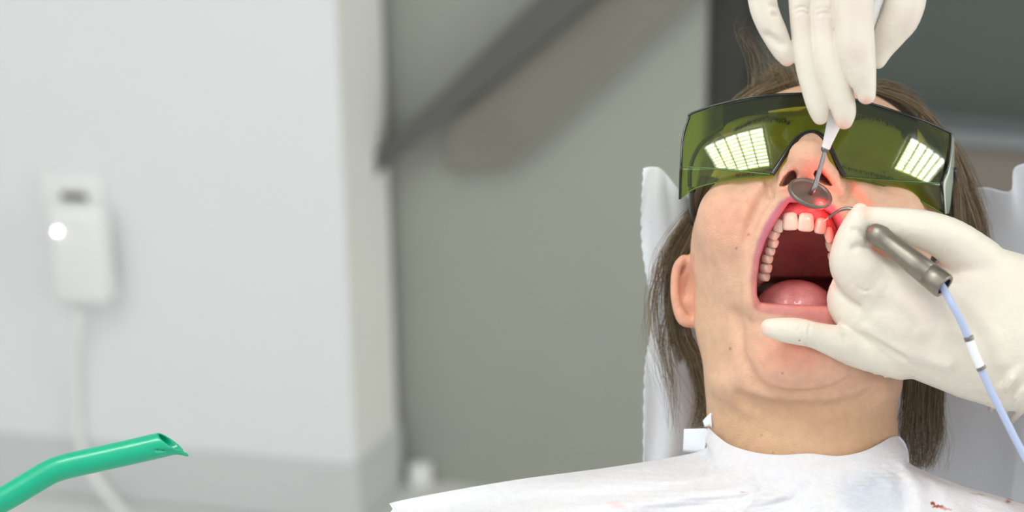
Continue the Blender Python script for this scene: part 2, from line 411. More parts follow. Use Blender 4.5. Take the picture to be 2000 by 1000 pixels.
# two sloping strips, dark grey above olive, in front of the back panel
def slab_on_back(name, poly, off, th, m, parent):
    front = [on_wall(x, y, G1 - n_ * off) for x, y in poly]; v = front + [p + n_ * th for p in front]; n = len(poly)
    f = [tuple(range(n)), tuple(range(2 * n - 1, n - 1, -1))] + [(i, i + n, (i + 1) % n + n, (i + 1) % n) for i in range(n)]
    return mesh_obj(name, v, f, m, parent, smooth=False)
sr = thing('sloping_strips', 'dark grey sloping strip with an olive strip below it on the grey-green wall', 'strips', tuple(on_wall(900, 260, G1 - n_ * .03)))
slab_on_back('grey_strip', [(700, 330), (820, 222), (1085, -40), (1205, -40), (985, 145), (860, 235), (700, 375)], .06, .04, M['grey_strip'], sr)
slab_on_back('olive_strip', [(862, 338), (990, 330), (1160, 175), (1395, -40), (1210, -40), (985, 150), (880, 240)], .035, .034, M['olive_strip'], sr)
# small white foot by the wall end
ft = floorpt(822, 948)
o = mesh_obj('door_stop', *box(ft + [0, 0, .018], (.034, .03, .036)), M['white'], smooth=False); bevel(o, .006)
tag(o, 'small white plastic block on the floor beside the wall end', 'door stop')

# ------------------------------------------------------------------ socket, device, cord on the left wall
wd = dA / np.linalg.norm(dA); wn = np.array([-wd[1], wd[0], 0]);
if np.dot(wn, CAM - C) < 0: wn = -wn
def onl(px, py, off=0): return onplane(px, py, C + wn * off, wn)
Rw = np.stack([-wd, -wn, UPW], 1)                              # columns: along wall (to the right), into wall, up
def lwbox(name, x0, y0, x1, y1, off, th, m, parent, bv=.006, seg=3):
    a = onl(x0, y0, off); b = onl(x1, y1, off); wx = abs(np.dot(b - a, wd)); hz = abs(a[2] - b[2]); c = (a + b) / 2 - wn * th / 2
    o = mesh_obj(name, *box(c, (wx, th, hz), Rw), m, parent, smooth=True); bevel(o, bv, seg); return o
so = thing('wall_socket', 'white socket plate with a dark recess on the white wall', 'socket', tuple(onl(143, 400)))
lwbox('plate', 76, 338, 208, 478, .012, .012, M['white'], so, .003)
lwbox('recess', 118, 376, 168, 392, .016, .004, M['grey_strip'], so, .001)
dv = thing('plug_in_device', 'rounded white plug-in unit with a glowing white light on the socket', 'adapter', tuple(onl(143, 590, .03)))
lwbox('housing', 80, 406, 210, 606, .06, .047, M['white'], dv, .018, 5)
c = onl(111, 453, .0625)
ang = np.linspace(0, 2 * np.pi, 24, endpoint=False)
v = np.concatenate([[c + wn * o_ + .0024 * (math.cos(a) * -wd + math.sin(a) * UPW) for a in ang] for o_ in (-.004, 0)])
mesh_obj('indicator_light', v, [tuple(range(23, -1, -1)), tuple(range(24, 48))] + [(i, (i + 1) % 24, (i + 1) % 24 + 24, i + 24) for i in range(24)], M['led'], dv, smooth=False)
cp = [onl(150, 600, .03), onl(150, 640, .03), onl(146, 700, .02), onl(150, 780, .012), onl(155, 860, .012), onl(178, 920, .02), onl(225, 985, .04), onl(300, 1060, .05)]
v, f = tube(catmull(np.array(cp), 60), .006, 12)
tag(mesh_obj('power_cord', v, f, M['white']), 'thick off-white cord hanging from the plug-in unit down the wall', 'cord')
#@@LAMPS
# ------------------------------------------------------------------ ceiling lamps with louvres (their reflections show in the goggles)
def ceiling_lamp(cx, cy, wx, wy, z, rz, label, nx, ny):
    t = thing('ceiling_lamp', label, 'lamp', (cx, cy, z), 'louvred ceiling lamps'); t.rotation_euler = (0, 0, rz)
    def add(nm, v, f, m):
        o = mesh_obj(nm, v, f, m, smooth=False, origin=(0, 0, 0)); o.parent = t; return o
    add('diffuser', *box((0, 0, .04), (wx, wy, .004)), M['lamp'])
    add('housing', *join([box((s * (wx / 2 + .01), 0, .02), (.02, wy + .04, .06)) for s in (-1, 1)] + [box((0, s * (wy / 2 + .01), .02), (wx, .02, .06)) for s in (-1, 1)]), M['white'])
    for i in range(nx): add('louvre', *box((-wx / 2 + wx * (i + 1) / (nx + 1), 0, .015), (.012, wy, .03)), M['louvre'])
    for i in range(ny): add('louvre', *box((0, -wy / 2 + wy * (i + 1) / (ny + 1), .015), (wx, .010, .03)), M['louvre'])
    return t
ceiling_lamp(-0.78, 0.70, 1.0, .50, 2.66, -.07, 'louvred white ceiling lamp over the wall socket side of the room', 4, 9)
ceiling_lamp(2.65, 0.76, 1.2, .50, 2.66, .0, 'louvred white ceiling lamp on the far side from the wall socket', 4, 9)
#@@HEAD
# ------------------------------------------------------------------ patient: head and neck
H3 = Field((300, -360, -520), (860, 560, 220), 3.0)
fd = H3
fd.ell((1605, 400, -235), (232, 236, 250), 0)
fd.ell((1576, 497, -115), (227, 240, 203), 40)
fd.ell((1562, 515, 10), (120, 150, 80), 60)
fd.ell((1560, 692, 45), (92, 76, 78), 50)
fd.cone((1425, 640, -115, 62), (1515, 705, 0, 66), 60)
fd.cone((1712, 640, -115, 62), (1610, 705, 0, 66), 60)
fd.ell((1570, 745, -70), (186, 74, 120), 40)
fd.cone((1448, 690, -120, 70), (1452, 800, -130, 64), 40)
fd.cone((1576, 700, -160, 176), (1566, 900, -150, 180), 45)
fd.cone((1566, 900, -150, 180), (1566, 1080, -150, 200), 30)
# cheeks
fd.ell((1425, 430, -5), (60, 70, 55), 60); fd.ell((1735, 430, -5), (60, 70, 55), 60)
# brow and eyes
fd.ell((1500, 250, -68), (95, 30, 50), 40, rz=-.05); fd.ell((1680, 252, -78), (88, 28, 50), 40, rz=.1)
fd.ell((1492, 305, 40), (58, 34, 36), 40, 'cut'); fd.ell((1695, 310, 40), (58, 34, 36), 40, 'cut')
fd.ell((1492, 306, -26), (44, 32, 40), 16); fd.ell((1692, 308, -30), (44, 32, 40), 16)
fd.chain([(1640, 322, 8, 3), (1670, 330, 12, 4), (1705, 332, 10, 4), (1745, 345, -4, 3)], 5, op='cut')
# nose
fd.cone((1591, 225, -74, 24), (1582, 290, 44, 30), 20)
fd.ell((1577, 306, 92), (37, 34, 34), 20)
fd.cone((1570, 320, 84, 28), (1530, 361, 60, 25), 11); fd.cone((1586, 320, 84, 28), (1632, 363, 60, 25), 11)
fd.cone((1577, 330, 96, 16), (1576, 388, 66, 15), 16)
fd.cone((1590, 312, 30, 34), (1578, 375, 28, 48), 18)
def nostril(poly, z0):
    pp = Ps([(x, y, 90) for x, y in poly])[:, :2]
    def fn(x, y, z): return np.maximum(polysd(x + 0 * y, y + 0 * x, pp).astype(np.float32), z0 - z)
    fd.custom(fn, [pp[:, 0].min(), pp[:, 1].min(), z0], [pp[:, 0].max(), pp[:, 1].max(), 200], 5, 'cut')
nostril([(1524, 364), (1531, 347), (1541, 335), (1551, 331), (1558, 338), (1558, 349), (1545, 358), (1535, 364)], 58)
nostril([(1586, 341), (1590, 332), (1604, 334), (1618, 348), (1628, 364), (1609, 359), (1594, 351)], 58)
# nasolabial folds, chin folds
def zs(x, y, d=0): return fd.surf(x, y) + d
def crease(pts, r, k, depth): fd.chain([(x, y, zs(x, y) + r - depth, r) for x, y in pts], k, op='cut')
def ridge(pts, r, k, depth): fd.chain([(x, y, zs(x, y) - r + depth, r * 1.0) for x, y in pts], k)
ridge([(1490, 380), (1466, 420), (1452, 470)], 26, 34, 6)
ridge([(1672, 380), (1696, 420), (1708, 470)], 26, 34, 6)
crease([(1507, 350), (1490, 388), (1474, 425), (1466, 450), (1463, 470)], 9, 18, 6)
crease([(1655, 352), (1674, 388), (1696, 425)], 9, 18, 6)
crease([(1500, 350), (1502, 372), (1512, 388), (1528, 391)], 5, 9, 5); crease([(1660, 352), (1658, 374), (1650, 389), (1634, 393)], 5, 9, 5)
crease([(1470, 752), (1510, 768), (1560, 775), (1620, 768), (1670, 744)], 9, 20, 2.6)
crease([(1445, 782), (1495, 798), (1560, 806), (1640, 800), (1710, 775)], 12, 26, 3.2)
crease([(1436, 620), (1446, 690), (1470, 735)], 9, 22, 1.6)
# lips
upl = [(1466, 590), (1467, 548), (1476, 500), (1488, 462), (1507, 428), (1530, 400), (1556, 386), (1580, 384), (1606, 392), (1632, 418), (1650, 450), (1662, 500), (1664, 560), (1655, 600)]
lowl = [(1470, 585), (1482, 605), (1515, 608), (1560, 609), (1610, 612), (1650, 606), (1660, 590)]
for path, r in ((upl, 15), (lowl, 16)): fd.chain([(x, y, zs(x, y) - r + 9, r) for x, y in path], 20)
# ear
fd.ell((1345, 565, -150), (24, 62, 20), 14, rz=.10)
fd.chain([(1352, 516, -142, 10), (1336, 506, -138, 9), (1322, 524, -134, 9), (1318, 560, -132, 9), (1322, 595, -132, 10), (1334, 622, -132, 13), (1350, 628, -134, 13)], 8)
fd.ell((1343, 556, -120), (12, 34, 22), 6, 'cut', rz=.12)
# mouth cavity
mouth = [(1540, 396), (1515, 432), (1494, 470), (1483, 505), (1479, 545), (1479, 578), (1486, 591), (1520, 593), (1560, 595), (1613, 597), (1650, 592), (1656, 560), (1654, 500), (1642, 448), (1627, 420), (1598, 402), (1570, 396)]
mz = 70.0
mp = Ps([(x, y, mz) for x, y in mouth])[:, :2]
def cav(x, y, z):
    d2 = polysd(x + 0 * y, y + 0 * x, mp).astype(np.float32)
    yy = y / sc(0) + 500; xx = x / sc(0) + 1000
    floor = 38 - np.clip(yy - 430, 0, 200) * .95 - 26 * np.clip(1 - ((xx - 1562) / 85) ** 2, 0, 1) - 50 * sstep(540, 556, yy) + 0 * z
    return np.maximum(d2, floor - z)
fd.custom(cav, [mp[:, 0].min(), mp[:, 1].min(), -220], [mp[:, 0].max(), mp[:, 1].max(), 200], 9, 'cut')
V, Q = H3.mesh(2); px, py, pz = back(V)
skin = np.array(lin((228, 184, 156))); c = np.tile(skin, (len(V), 1))
def blend(c, rgb, w): return c * (1 - w[:, None]) + np.array(lin(rgb)) * w[:, None]
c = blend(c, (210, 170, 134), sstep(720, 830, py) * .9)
c = blend(c, (222, 184, 150), (1 - sstep(1360, 1450, px)) * sstep(480, 640, py) * .8)
c = blend(c, (228, 160, 134), np.exp(-(((px - 1430) / 60) ** 2 + ((py - 430) / 60) ** 2)) * .6)
c = blend(c, (228, 152, 130), np.exp(-(((px - 1555) / 75) ** 2 + ((py - 690) / 45) ** 2)) * .75)
c = blend(c, (226, 158, 136), np.exp(-(((px - 1578) / 60) ** 2 + ((py - 340) / 45) ** 2)) * .5)
c = blend(c, (226, 156, 134), (px < 1357) * (py > 495) * (py < 645) * (pz > -190) * .55 * np.ones(len(V)))
# lip vermilion: band around the opening
dm = polysd(px, py, mouth)
lipo = [(1548, 378), (1522, 394), (1494, 435), (1479, 470), (1469, 505), (1464, 547), (1465, 578), (1470, 600), (1482, 613), (1515, 616), (1557, 622), (1610, 634), (1670, 640), (1680, 560), (1672, 490), (1654, 440), (1630, 402), (1600, 384)]
do = polysd(px, py, lipo); lw = (1 - sstep(-7, 4, do)) * (pz > -10)
c = blend(c, (206, 130, 126), lw * .9); c = blend(c, (184, 116, 136), lw * sstep(560, 450, py) * .85)
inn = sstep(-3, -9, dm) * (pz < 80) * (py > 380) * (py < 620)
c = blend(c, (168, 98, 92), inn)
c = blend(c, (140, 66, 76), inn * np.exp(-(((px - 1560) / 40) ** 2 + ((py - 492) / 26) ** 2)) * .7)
for np_ in ([(1524, 364), (1531, 347), (1541, 335), (1551, 331), (1558, 338), (1558, 349), (1545, 358), (1535, 364)], [(1586, 341), (1590, 332), (1604, 334), (1618, 348), (1628, 364), (1609, 359), (1594, 351)]):
    c = blend(c, (112, 58, 46), (1 - sstep(-4, 0, polysd(px, py, np_))) * sstep(82, 66, pz) * (pz > 40))
for mx_, my_, r_ in ((1462, 458, 2.6), (1438, 485, 2.2), (1528, 729, 2.2), (1487, 851, 1.8), (1510, 884, 2), (1426, 681, 3)):
    c = blend(c, (150, 88, 66), np.exp(-((px - mx_) ** 2 + (py - my_) ** 2) / (r_ * r_)) * .8)
# shoulders and chest (under the bib), a coarser shell of the same body
T3 = Field((-900, 250, -420), (1300, 1250, 160), 14.0)
T3.cone((1566, 1010, -150, 130), (1566, 1150, -100, 190), 0)
T3.cone((1480, 1090, -130, 120), (900, 1230, -110, 125), 40); T3.cone((1660, 1090, -130, 120), (2240, 1250, -110, 125), 40)
T3.cone((1250, 1300, -60, 190), (1900, 1300, -60, 190), 60)
V2, Q2 = T3.mesh(2)
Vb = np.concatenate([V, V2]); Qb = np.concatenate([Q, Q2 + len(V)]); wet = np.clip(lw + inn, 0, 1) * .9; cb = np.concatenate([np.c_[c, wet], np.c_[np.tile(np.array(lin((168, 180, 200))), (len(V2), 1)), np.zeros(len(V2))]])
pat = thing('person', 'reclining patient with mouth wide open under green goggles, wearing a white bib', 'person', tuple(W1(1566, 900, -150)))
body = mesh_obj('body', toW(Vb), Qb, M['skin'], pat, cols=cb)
HS = lambda x, y: fd.surf(x, y)

# tongue
T = Field(P(1440, 520, 0) - [20, 20, 200], P(1680, 680, 0) + [20, 20, 140], 2.5)
T.ell((1553, 606, -36), (78, 60, 92), 0); T.cone((1552, 520, 10, 5), (1550, 600, 62, 6), 14, 'cut')
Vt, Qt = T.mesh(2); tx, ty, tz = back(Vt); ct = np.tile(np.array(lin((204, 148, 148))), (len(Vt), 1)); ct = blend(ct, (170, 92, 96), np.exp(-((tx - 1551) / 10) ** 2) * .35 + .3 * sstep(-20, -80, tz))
mesh_obj('tongue', toW(Vt), Qt, M['wet'], pat, cols=ct)
# gums
G = Field(P(1460, 370, 0) - [10, 10, 120], P(1680, 590, 0) + [10, 10, 120], 2.5)
G.chain([(1484, 545, -40, 10), (1490, 510, -22, 11), (1497, 482, 2, 12), (1503, 458, 22, 14), (1520, 434, 40, 15), (1543, 415, 52, 17), (1572, 409, 56, 17), (1600, 420, 50, 16), (1622, 446, 30, 13), (1632, 480, 10, 11), (1637, 520, -20, 10)], 0)
Vg, Qg = G.mesh(2); gx, gy, gz = back(Vg); cg = np.tile(np.array(lin((206, 122, 122))), (len(Vg), 1)); cg = blend(cg, (190, 88, 94), np.exp(-((gy - 400) / 12) ** 2) * .7)
mesh_obj('gum', toW(Vg), Qg, M['wet'], pat, cols=cg)
# teeth
def tooth(cx, cy, cz, w, h, d, rot=0, yaw=0, taper=.18, root=0):
    U, Vn = 20, 14; vs = []
    for i in range(Vn + 1):
        ph = -math.pi / 2 + math.pi * i / Vn
        for j in range(U):
            th = 2 * math.pi * j / U
            e = .55; cp_, sp_ = abs(math.cos(ph)) ** e * np.sign(math.cos(ph)), abs(math.sin(ph)) ** .45 * np.sign(math.sin(ph))
            ce, se = abs(math.cos(th)) ** .7 * np.sign(math.cos(th)), abs(math.sin(th)) ** .8 * np.sign(math.sin(th))
            y = sp_ * h / 2; tw = 1 + taper * (y / h)                     # +y = biting edge, wider
            dd = 1 - .35 * max(0, y / (h / 2))
            vs.append((cp_ * ce * w / 2 * tw, y, cp_ * se * d / 2 * dd))
    f = [(i * U + j, i * U + (j + 1) % U, (i + 1) * U + (j + 1) % U, (i + 1) * U + j) for i in range(Vn) for j in range(U)]
    Mr = np.array(Matrix.Rotation(rot, 3, 'Z') @ Matrix.Rotation(yaw, 3, 'Y')); v = np.array(vs) @ Mr.T + P(cx, cy, cz)
    mesh_obj('tooth', toW(v), [q[::-1] for q in f], M['tooth'], pat)
for t in [(1543.5, 432, 68, 30, 36, 22, -.03, -.1), (1574, 434, 70, 31, 37, 22, .05, .1), (1602, 441, 62, 23, 32, 20, .12, .4), (1522, 441, 58, 20, 26, 18, .35, -.5),
          (1512, 459, 44, 19, 22, 19, .6, -.8), (1619, 459, 46, 17, 33, 18, -.2, .8), (1622, 480, 26, 15, 24, 18, -.2, 1), (1510, 475, 32, 20, 19, 20, .3, -1), (1504, 491, 18, 19, 17, 20, .2, -1),
          (1499, 506, 6, 20, 18, 22, .2, -1), (1496, 524, -10, 22, 20, 24, .1, -1), (1492, 541, -26, 22, 18, 24, .1, -1), (1626, 502, 8, 17, 20, 18, -.1, 1)]: tooth(*t)
#@@HAIR
# ------------------------------------------------------------------ hair
def strands(groups):
    Vs = []; Fs = []; Cs = []; off = 0
    for g in groups:
        g1, g2, n, jit = g['a'], g['b'], g['n'], g.get('j', 6); wav = g.get('w', 4); r0 = g.get('r', .55); m = g.get('m', 14)
        A_ = catmull(Ps(g1), m); B_ = catmull(Ps(g2), m)
        for _ in range(n):
            u = rng.random(); cl = round(u * g.get('cl', 7)) / g.get('cl', 7); e = np.linspace(0, 1, m)[:, None]
            uu = u + (cl - u) * e * g.get('clump', .7)
            p = A_ * (1 - uu) + B_ * uu; p = p + rng.normal(0, jit, 3) * (.4 + .6 * e)
            ph = rng.random(3) * 6.28; fr = 1 + rng.random(3) * 2
            p = p + np.sin(np.linspace(0, 1, m)[:, None] * 6.28 * fr * .6 + ph) * wav * e
            L = 1 - rng.random() ** 2 * g.get('cut', .35); k = max(4, int(m * L)); p = p[:k]
            v, f = tube(p, np.linspace(r0, r0 * .3, k), 3, False)
            Vs.append(v); Fs.append(np.array(f) + off); off += len(v)
            base = np.array(lin([(92, 78, 58), (116, 98, 72), (136, 116, 88), (74, 62, 46), (160, 142, 112)][rng.choice(5, p=g.get('pc', [.3, .3, .2, .15, .05]))])) * (1.02 + .38 * rng.random())
            Cs.append(np.tile(base, (len(v), 1)))
    return np.concatenate(Vs), np.concatenate(Fs), np.concatenate(Cs)
cap = Field((300, -420, -560), (960, 260, 0), 5.0)
cap.ell((1607, 392, -255), (247, 240, 260), 0)
cap.ell((1590, 380, -20), (215, 262, 190), 20, 'cut')
def front(x, y, z):
    yy = y / sc(-150) + 500
    return (-150 - 75 * (1 - sstep(220, 330, yy))) - z + 0 * x
cap.custom(front, [-1e4] * 3, [1e4] * 3, 0, 'cut')
cap.ell((1570, 760, -120), (330, 150, 330), 20, 'cut')
Vc, Qc = cap.mesh(2); Vc = Vc + rng.normal(0, .8, Vc.shape)
cc = np.tile(np.array(lin((86, 72, 52))), (len(Vc), 1)) * (.85 + .3 * rng.random((len(Vc), 1)))
hp = bpy.data.objects.new('hair', None)
groups = [
    # left temple running back behind the ear and down
    dict(a=[(1402, 350, -70), (1382, 420, -110), (1352, 490, -150), (1322, 560, -170), (1318, 640, -170), (1345, 720, -170)],
         b=[(1372, 345, -120), (1348, 410, -160), (1312, 480, -190), (1298, 560, -200), (1308, 650, -200), (1330, 740, -200)], n=430, j=4, w=4, cl=9),
    dict(a=[(1350, 560, -175), (1345, 640, -170), (1368, 700, -165), (1385, 770, -160), (1384, 850, -150)],
         b=[(1325, 560, -185), (1318, 640, -185), (1345, 710, -180), (1362, 780, -180), (1340, 860, -170)], n=420, j=5, w=5, cl=8),
    dict(a=[(1330, 600, -190), (1312, 680, -190), (1322, 760, -180), (1322, 860, -170)],
         b=[(1310, 580, -190), (1290, 660, -195), (1305, 750, -190), (1312, 850, -180)], n=46, j=5, w=8, cl=3, clump=.85),
    dict(a=[(1370, 420, -150), (1320, 500, -190), (1285, 590, -200), (1300, 700, -200), (1375, 840, -170)],
         b=[(1340, 420, -160), (1285, 500, -200), (1278, 600, -210), (1290, 720, -200), (1310, 800, -180)], n=60, j=12, w=12, cl=6, clump=.6, pc=[.1, .4, .4, 0, .1]),
    dict(a=[(1345, 430, -180), (1300, 500, -190), (1272, 590, -200), (1290, 680, -200), (1330, 800, -190)],
         b=[(1330, 440, -180), (1285, 520, -200), (1265, 620, -210), (1262, 680, -210), (1300, 790, -190)], n=26, j=10, w=12, cl=4, clump=.6, r=.5, pc=[.1, .4, .4, 0, .1]),
    # right side, behind the goggles
    dict(a=[(1705, 172, -170), (1790, 205, -170), (1850, 270, -170), (1880, 360, -170), (1900, 470, -180), (1910, 600, -190)],
         b=[(1702, 176, -170), (1748, 191, -165), (1792, 214, -160), (1836, 262, -150), (1862, 350, -140), (1868, 470, -130), (1870, 600, -140)], n=900, j=4, w=4, cl=10),
    dict(a=[(1790, 210, -190), (1860, 280, -200), (1905, 370, -200), (1935, 470, -200), (1930, 600, -210)],
         b=[(1800, 230, -150), (1850, 300, -160), (1880, 380, -160), (1905, 480, -170), (1905, 600, -180)], n=420, j=5, w=5, cl=8),
    dict(a=[(1780, 195, -210), (1850, 262, -210), (1900, 350, -210), (1925, 430, -205)],
         b=[(1790, 205, -200), (1855, 275, -200), (1912, 370, -205), (1940, 460, -205)], n=40, j=8, w=8, cl=4, r=.4),
    # right, under the hand and down to the collar
    dict(a=[(1890, 600, -200), (1850, 700, -200), (1840, 780, -200), (1838, 860, -200), (1815, 925, -190)],
         b=[(1760, 620, -190), (1768, 700, -180), (1766, 780, -170), (1760, 850, -160), (1775, 930, -150)], n=1000, j=6, w=6, cl=9, clump=.5, pc=[.4, .2, .08, .3, .02]),
    dict(a=[(1830, 700, -200), (1840, 790, -200), (1858, 860, -200), (1845, 930, -190)],
         b=[(1820, 700, -200), (1830, 790, -200), (1838, 860, -200), (1830, 920, -190)], n=22, j=8, w=8, cl=4, r=.45),
    # top of the forehead: hairline swept up and loose tufts
    dict(a=[(1460, 200, -200), (1500, 176, -210), (1560, 155, -230), (1600, 146, -240)],
         b=[(1420, 205, -220), (1470, 170, -230), (1530, 140, -240), (1600, 120, -250)], n=120, j=7, w=8, cl=7, pc=[.2, .3, .3, .05, .15]),
    dict(a=[(1450, 200, -220), (1462, 150, -230), (1455, 100, -230), (1440, 60, -230), (1452, 30, -230)],
         b=[(1560, 165, -220), (1520, 130, -230), (1500, 100, -230), (1475, 80, -230), (1470, 70, -230)], n=60, j=10, w=12, cl=6, cut=.8, r=.42, pc=[.1, .3, .4, 0, .2]),
    dict(a=[(1520, 170, -220), (1505, 150, -220), (1480, 165, -220), (1450, 180, -210)],
         b=[(1570, 160, -220), (1560, 120, -220), (1540, 100, -220), (1510, 130, -220)], n=70, j=10, w=14, cl=6, cut=.6, r=.42, pc=[.1, .3, .4, 0, .2]),
    dict(a=[(1700, 170, -200), (1720, 160, -220), (1760, 170, -220), (1810, 205, -220)],
         b=[(1692, 172, -200), (1740, 182, -200), (1790, 210, -200), (1840, 256, -200)], n=200, j=5, w=4, cl=6),
]
Vh, Fh, Ch = strands(groups)
# triangulate the strand quads so both sets share one array
hv = np.concatenate([Vc, Vh]); hf = np.concatenate([Qc, Fh + len(Vc)]); hc = np.concatenate([cc, Ch])
ho = mesh_obj('hair', toW(hv), hf, M['hair'], pat, cols=hc); ho['kind'] = 'stuff'
for nm, a, b, n_s in (('eyebrow', [(1430, 262), (1480, 240), (1540, 246)], [(1438, 250), (1490, 228), (1545, 236)], 160), ('eyebrow', [(1640, 246), (1700, 236), (1765, 262)], [(1636, 238), (1700, 224), (1760, 248)], 160),
                      ('eyelashes', [(1640, 322), (1690, 333), (1742, 345)], [(1640, 326), (1690, 340), (1746, 352)], 90), ('eyelashes', [(1440, 338), (1475, 334), (1512, 326)], [(1438, 345), (1475, 341), (1510, 333)], 90)):
    parts = []; qa, qb = catmull(np.array(a, float), n_s), catmull(np.array(b, float), n_s)
    for i in range(n_s):
        w0 = rng.random(); p0 = qa[i] * (1 - w0 * .6) + qb[i] * w0 * .6; p1 = p0 + (qb[i] - qa[i]) * .7 + rng.normal(0, 2, 2)
        z0, z1 = HS(*p0), HS(*p1) + 3; v, f = tube(Ps([(*p0, z0), (*((p0 + p1) / 2), (z0 + z1) / 2 + 3), (*p1, z1)]), [.7, .6, .2], 3, False); parts.append((v, f))
    v, f = join(parts); o = mesh_obj(nm, toW(v), f, M['hairdark'], pat); o['kind'] = 'stuff'
#@@GOGGLES
# ------------------------------------------------------------------ goggles
gog = thing('safety_goggles', 'wide green tinted wraparound goggles over the patient\'s eyes', 'goggles', tuple(W1(1592, 345, 40)))
def LZ(x, y): return 84 - (345 - y) * .50 - 86 * ((x - 1592) / 262) ** 2 + 6 - 6 * ((np.minimum(y, 400) - 270) / 75) ** 2
topc = catmull(np.array([(1346, 228), (1352, 221), (1400, 205), (1470, 190), (1540, 184), (1600, 184), (1680, 197), (1750, 218), (1810, 239), (1850, 257), (1857, 262)], float), 200)
botc = catmull(np.array([(1331, 325), (1420, 331), (1480, 338), (1506, 341), (1520, 322), (1540, 292), (1560, 267), (1585, 257), (1608, 266), (1624, 292), (1637, 322), (1650, 346), (1690, 350), (1740, 353), (1838, 358)], float), 200)
def arcpar(c):
    return c
NU, NV = 420, 90
# match both curves by x fraction so the grid stays regular
def resx(c, n):
    xs = c[:, 0]; t = np.linspace(xs[0], xs[-1], n); return np.stack([t, np.interp(t, xs, c[:, 1])], 1)
tc_, bc_ = resx(topc, NU), resx(botc, NU)
gv = []
for i in range(NV):
    w = i / (NV - 1); e = tc_ * (1 - w) + bc_ * w
    bow = 7 * math.sin(math.pi * w)
    e = e.copy(); e[:, 0] += -bow * (1 - np.linspace(0, 1, NU)) * .9
    for x, y in e: gv.append(P(x, y, LZ(x, y)))
gv = np.array(gv)
lens = mesh_obj('lens', toW(gv), grid_faces(NV, NU)[:, ::-1], M['lens'], gog); solid(lens, .0012, -1)
# lower flaps, folded back towards the cheeks
def strip(a, b, n=60, rows=8):
    A_, B_ = catmull(Ps(a), n), catmull(Ps(b), n); return np.stack([A_ * (1 - w) + B_ * w for w in np.linspace(0, 1, rows)]).reshape(-1, 3), grid_faces(rows, n)
def z_(x, y, d=0): return (x, y, LZ(x, y) + d)
for a, b in (([z_(1331, 325), z_(1390, 328), z_(1450, 334), z_(1506, 341)], [z_(1329, 388, -34), z_(1360, 367, -30), z_(1430, 350, -22), z_(1506, 342, -4)]),
             ([z_(1650, 346), z_(1710, 351), z_(1780, 355), z_(1838, 358)], [z_(1650, 348, -4), z_(1715, 360, -24), z_(1780, 384, -34), z_(1844, 419, -36)])):
    v, f = strip(a, b); solid(mesh_obj('cheek_flap', toW(v), f[:, ::-1], M['lens'], gog), .0012, -1)
# brow shelf between the top edge and the forehead arc
arcL = [(1412, 254), (1450, 232), (1500, 217), (1570, 208), (1620, 210), (1673, 224), (1726, 240), (1768, 268), (1792, 288)]
topA = [(1412, 203), (1450, 194), (1500, 188), (1570, 184), (1620, 187), (1673, 196), (1726, 212), (1768, 224), (1792, 233)]
v, f = strip([z_(x, y, -3) for x, y in topA], [z_(x, y, -58) for x, y in arcL], 80, 8)
solid(mesh_obj('brow_shelf', toW(v), f[:, ::-1], mat('shelf_dark', (8, 16, 8), .7, spec=.05, var=.05), gog), .0012, -1)
def tobj(name, pts, r, m, n=80, sides=10): return tube_obj(name, pts, r, m, gog, n, sides)
tobj('gasket', [z_(1347, 364, -40), z_(1349, 325, -46), z_(1366, 287, -50), z_(1400, 256, -54), z_(1450, 234, -58), z_(1500, 219, -60)], 4.5, M['lensdark'])
tobj('gasket', [z_(1726, 240, -60), z_(1768, 268, -56), z_(1805, 295, -52), z_(1832, 322, -48), z_(1842, 345, -46)], 4.5, M['lensdark'])
tobj('nose_bridge', [z_(1508, 341, 1), z_(1522, 320, 2), z_(1541, 291, 2), z_(1560, 268, 2), z_(1585, 258, 2), z_(1607, 267, 2), z_(1623, 292, 2), z_(1636, 321, 2), z_(1650, 345, 1)], 5, M['black'])
tobj('top_rim', [z_(x, y, 0) for x, y in topc[::12]] + [z_(1857, 262, 0)], 2.6, M['lensdark'], 120)
tobj('side_rim', [z_(1346, 228), z_(1334, 270), z_(1330, 325), z_(1329, 355, -18), z_(1328, 389, -34)], 2.8, M['lensdark'])
tobj('side_rim', [z_(1857, 262), z_(1855, 300), z_(1850, 330), z_(1840, 357), z_(1841, 385, -18), z_(1844, 419, -36)], 3.2, M['lensdark'])
tobj('lower_edge', [z_(1329, 388, -34), z_(1360, 367, -30), z_(1430, 350, -22), z_(1506, 342, -3)], 1.5, M['lensedge'])
tobj('lower_edge', [z_(1650, 348, -4), z_(1715, 360, -24), z_(1780, 384, -34), z_(1844, 419, -36)], 1.5, M['lensedge'])
tobj('crease_edge', [z_(1333, 326), z_(1390, 329), z_(1450, 335), z_(1504, 341)], 1.2, M['lensedge'])
tobj('crease_edge', [z_(1652, 346), z_(1710, 351), z_(1780, 355), z_(1836, 358)], 1.2, M['lensedge'])
# clear side shield and temples
v, f = strip([(1858, 264, LZ(1857, 264)), (1856, 300, LZ(1855, 300)), (1851, 335, LZ(1851, 335)), (1842, 360, LZ(1842, 358)), (1846, 418, LZ(1844, 400) - 40)], [(1862, 270, -230), (1866, 310, -230), (1867, 350, -230), (1866, 385, -225), (1852, 417, -150)], 40, 8)
sh = mesh_obj('side_shield', toW(v), f[:, ::-1], mat('shield_clear', (200, 215, 200), .12, spec=.8, var=.02), gog); solid(sh, .001, 0)
for pts in ([(1352, 370, -70), (1352, 400, -110), (1356, 430, -140), (1362, 470, -190)], [(1862, 330, -130), (1866, 380, -160), (1866, 430, -200), (1864, 470, -240)]):
    tobj('temple_arm', pts, 7, M['black'], 30)
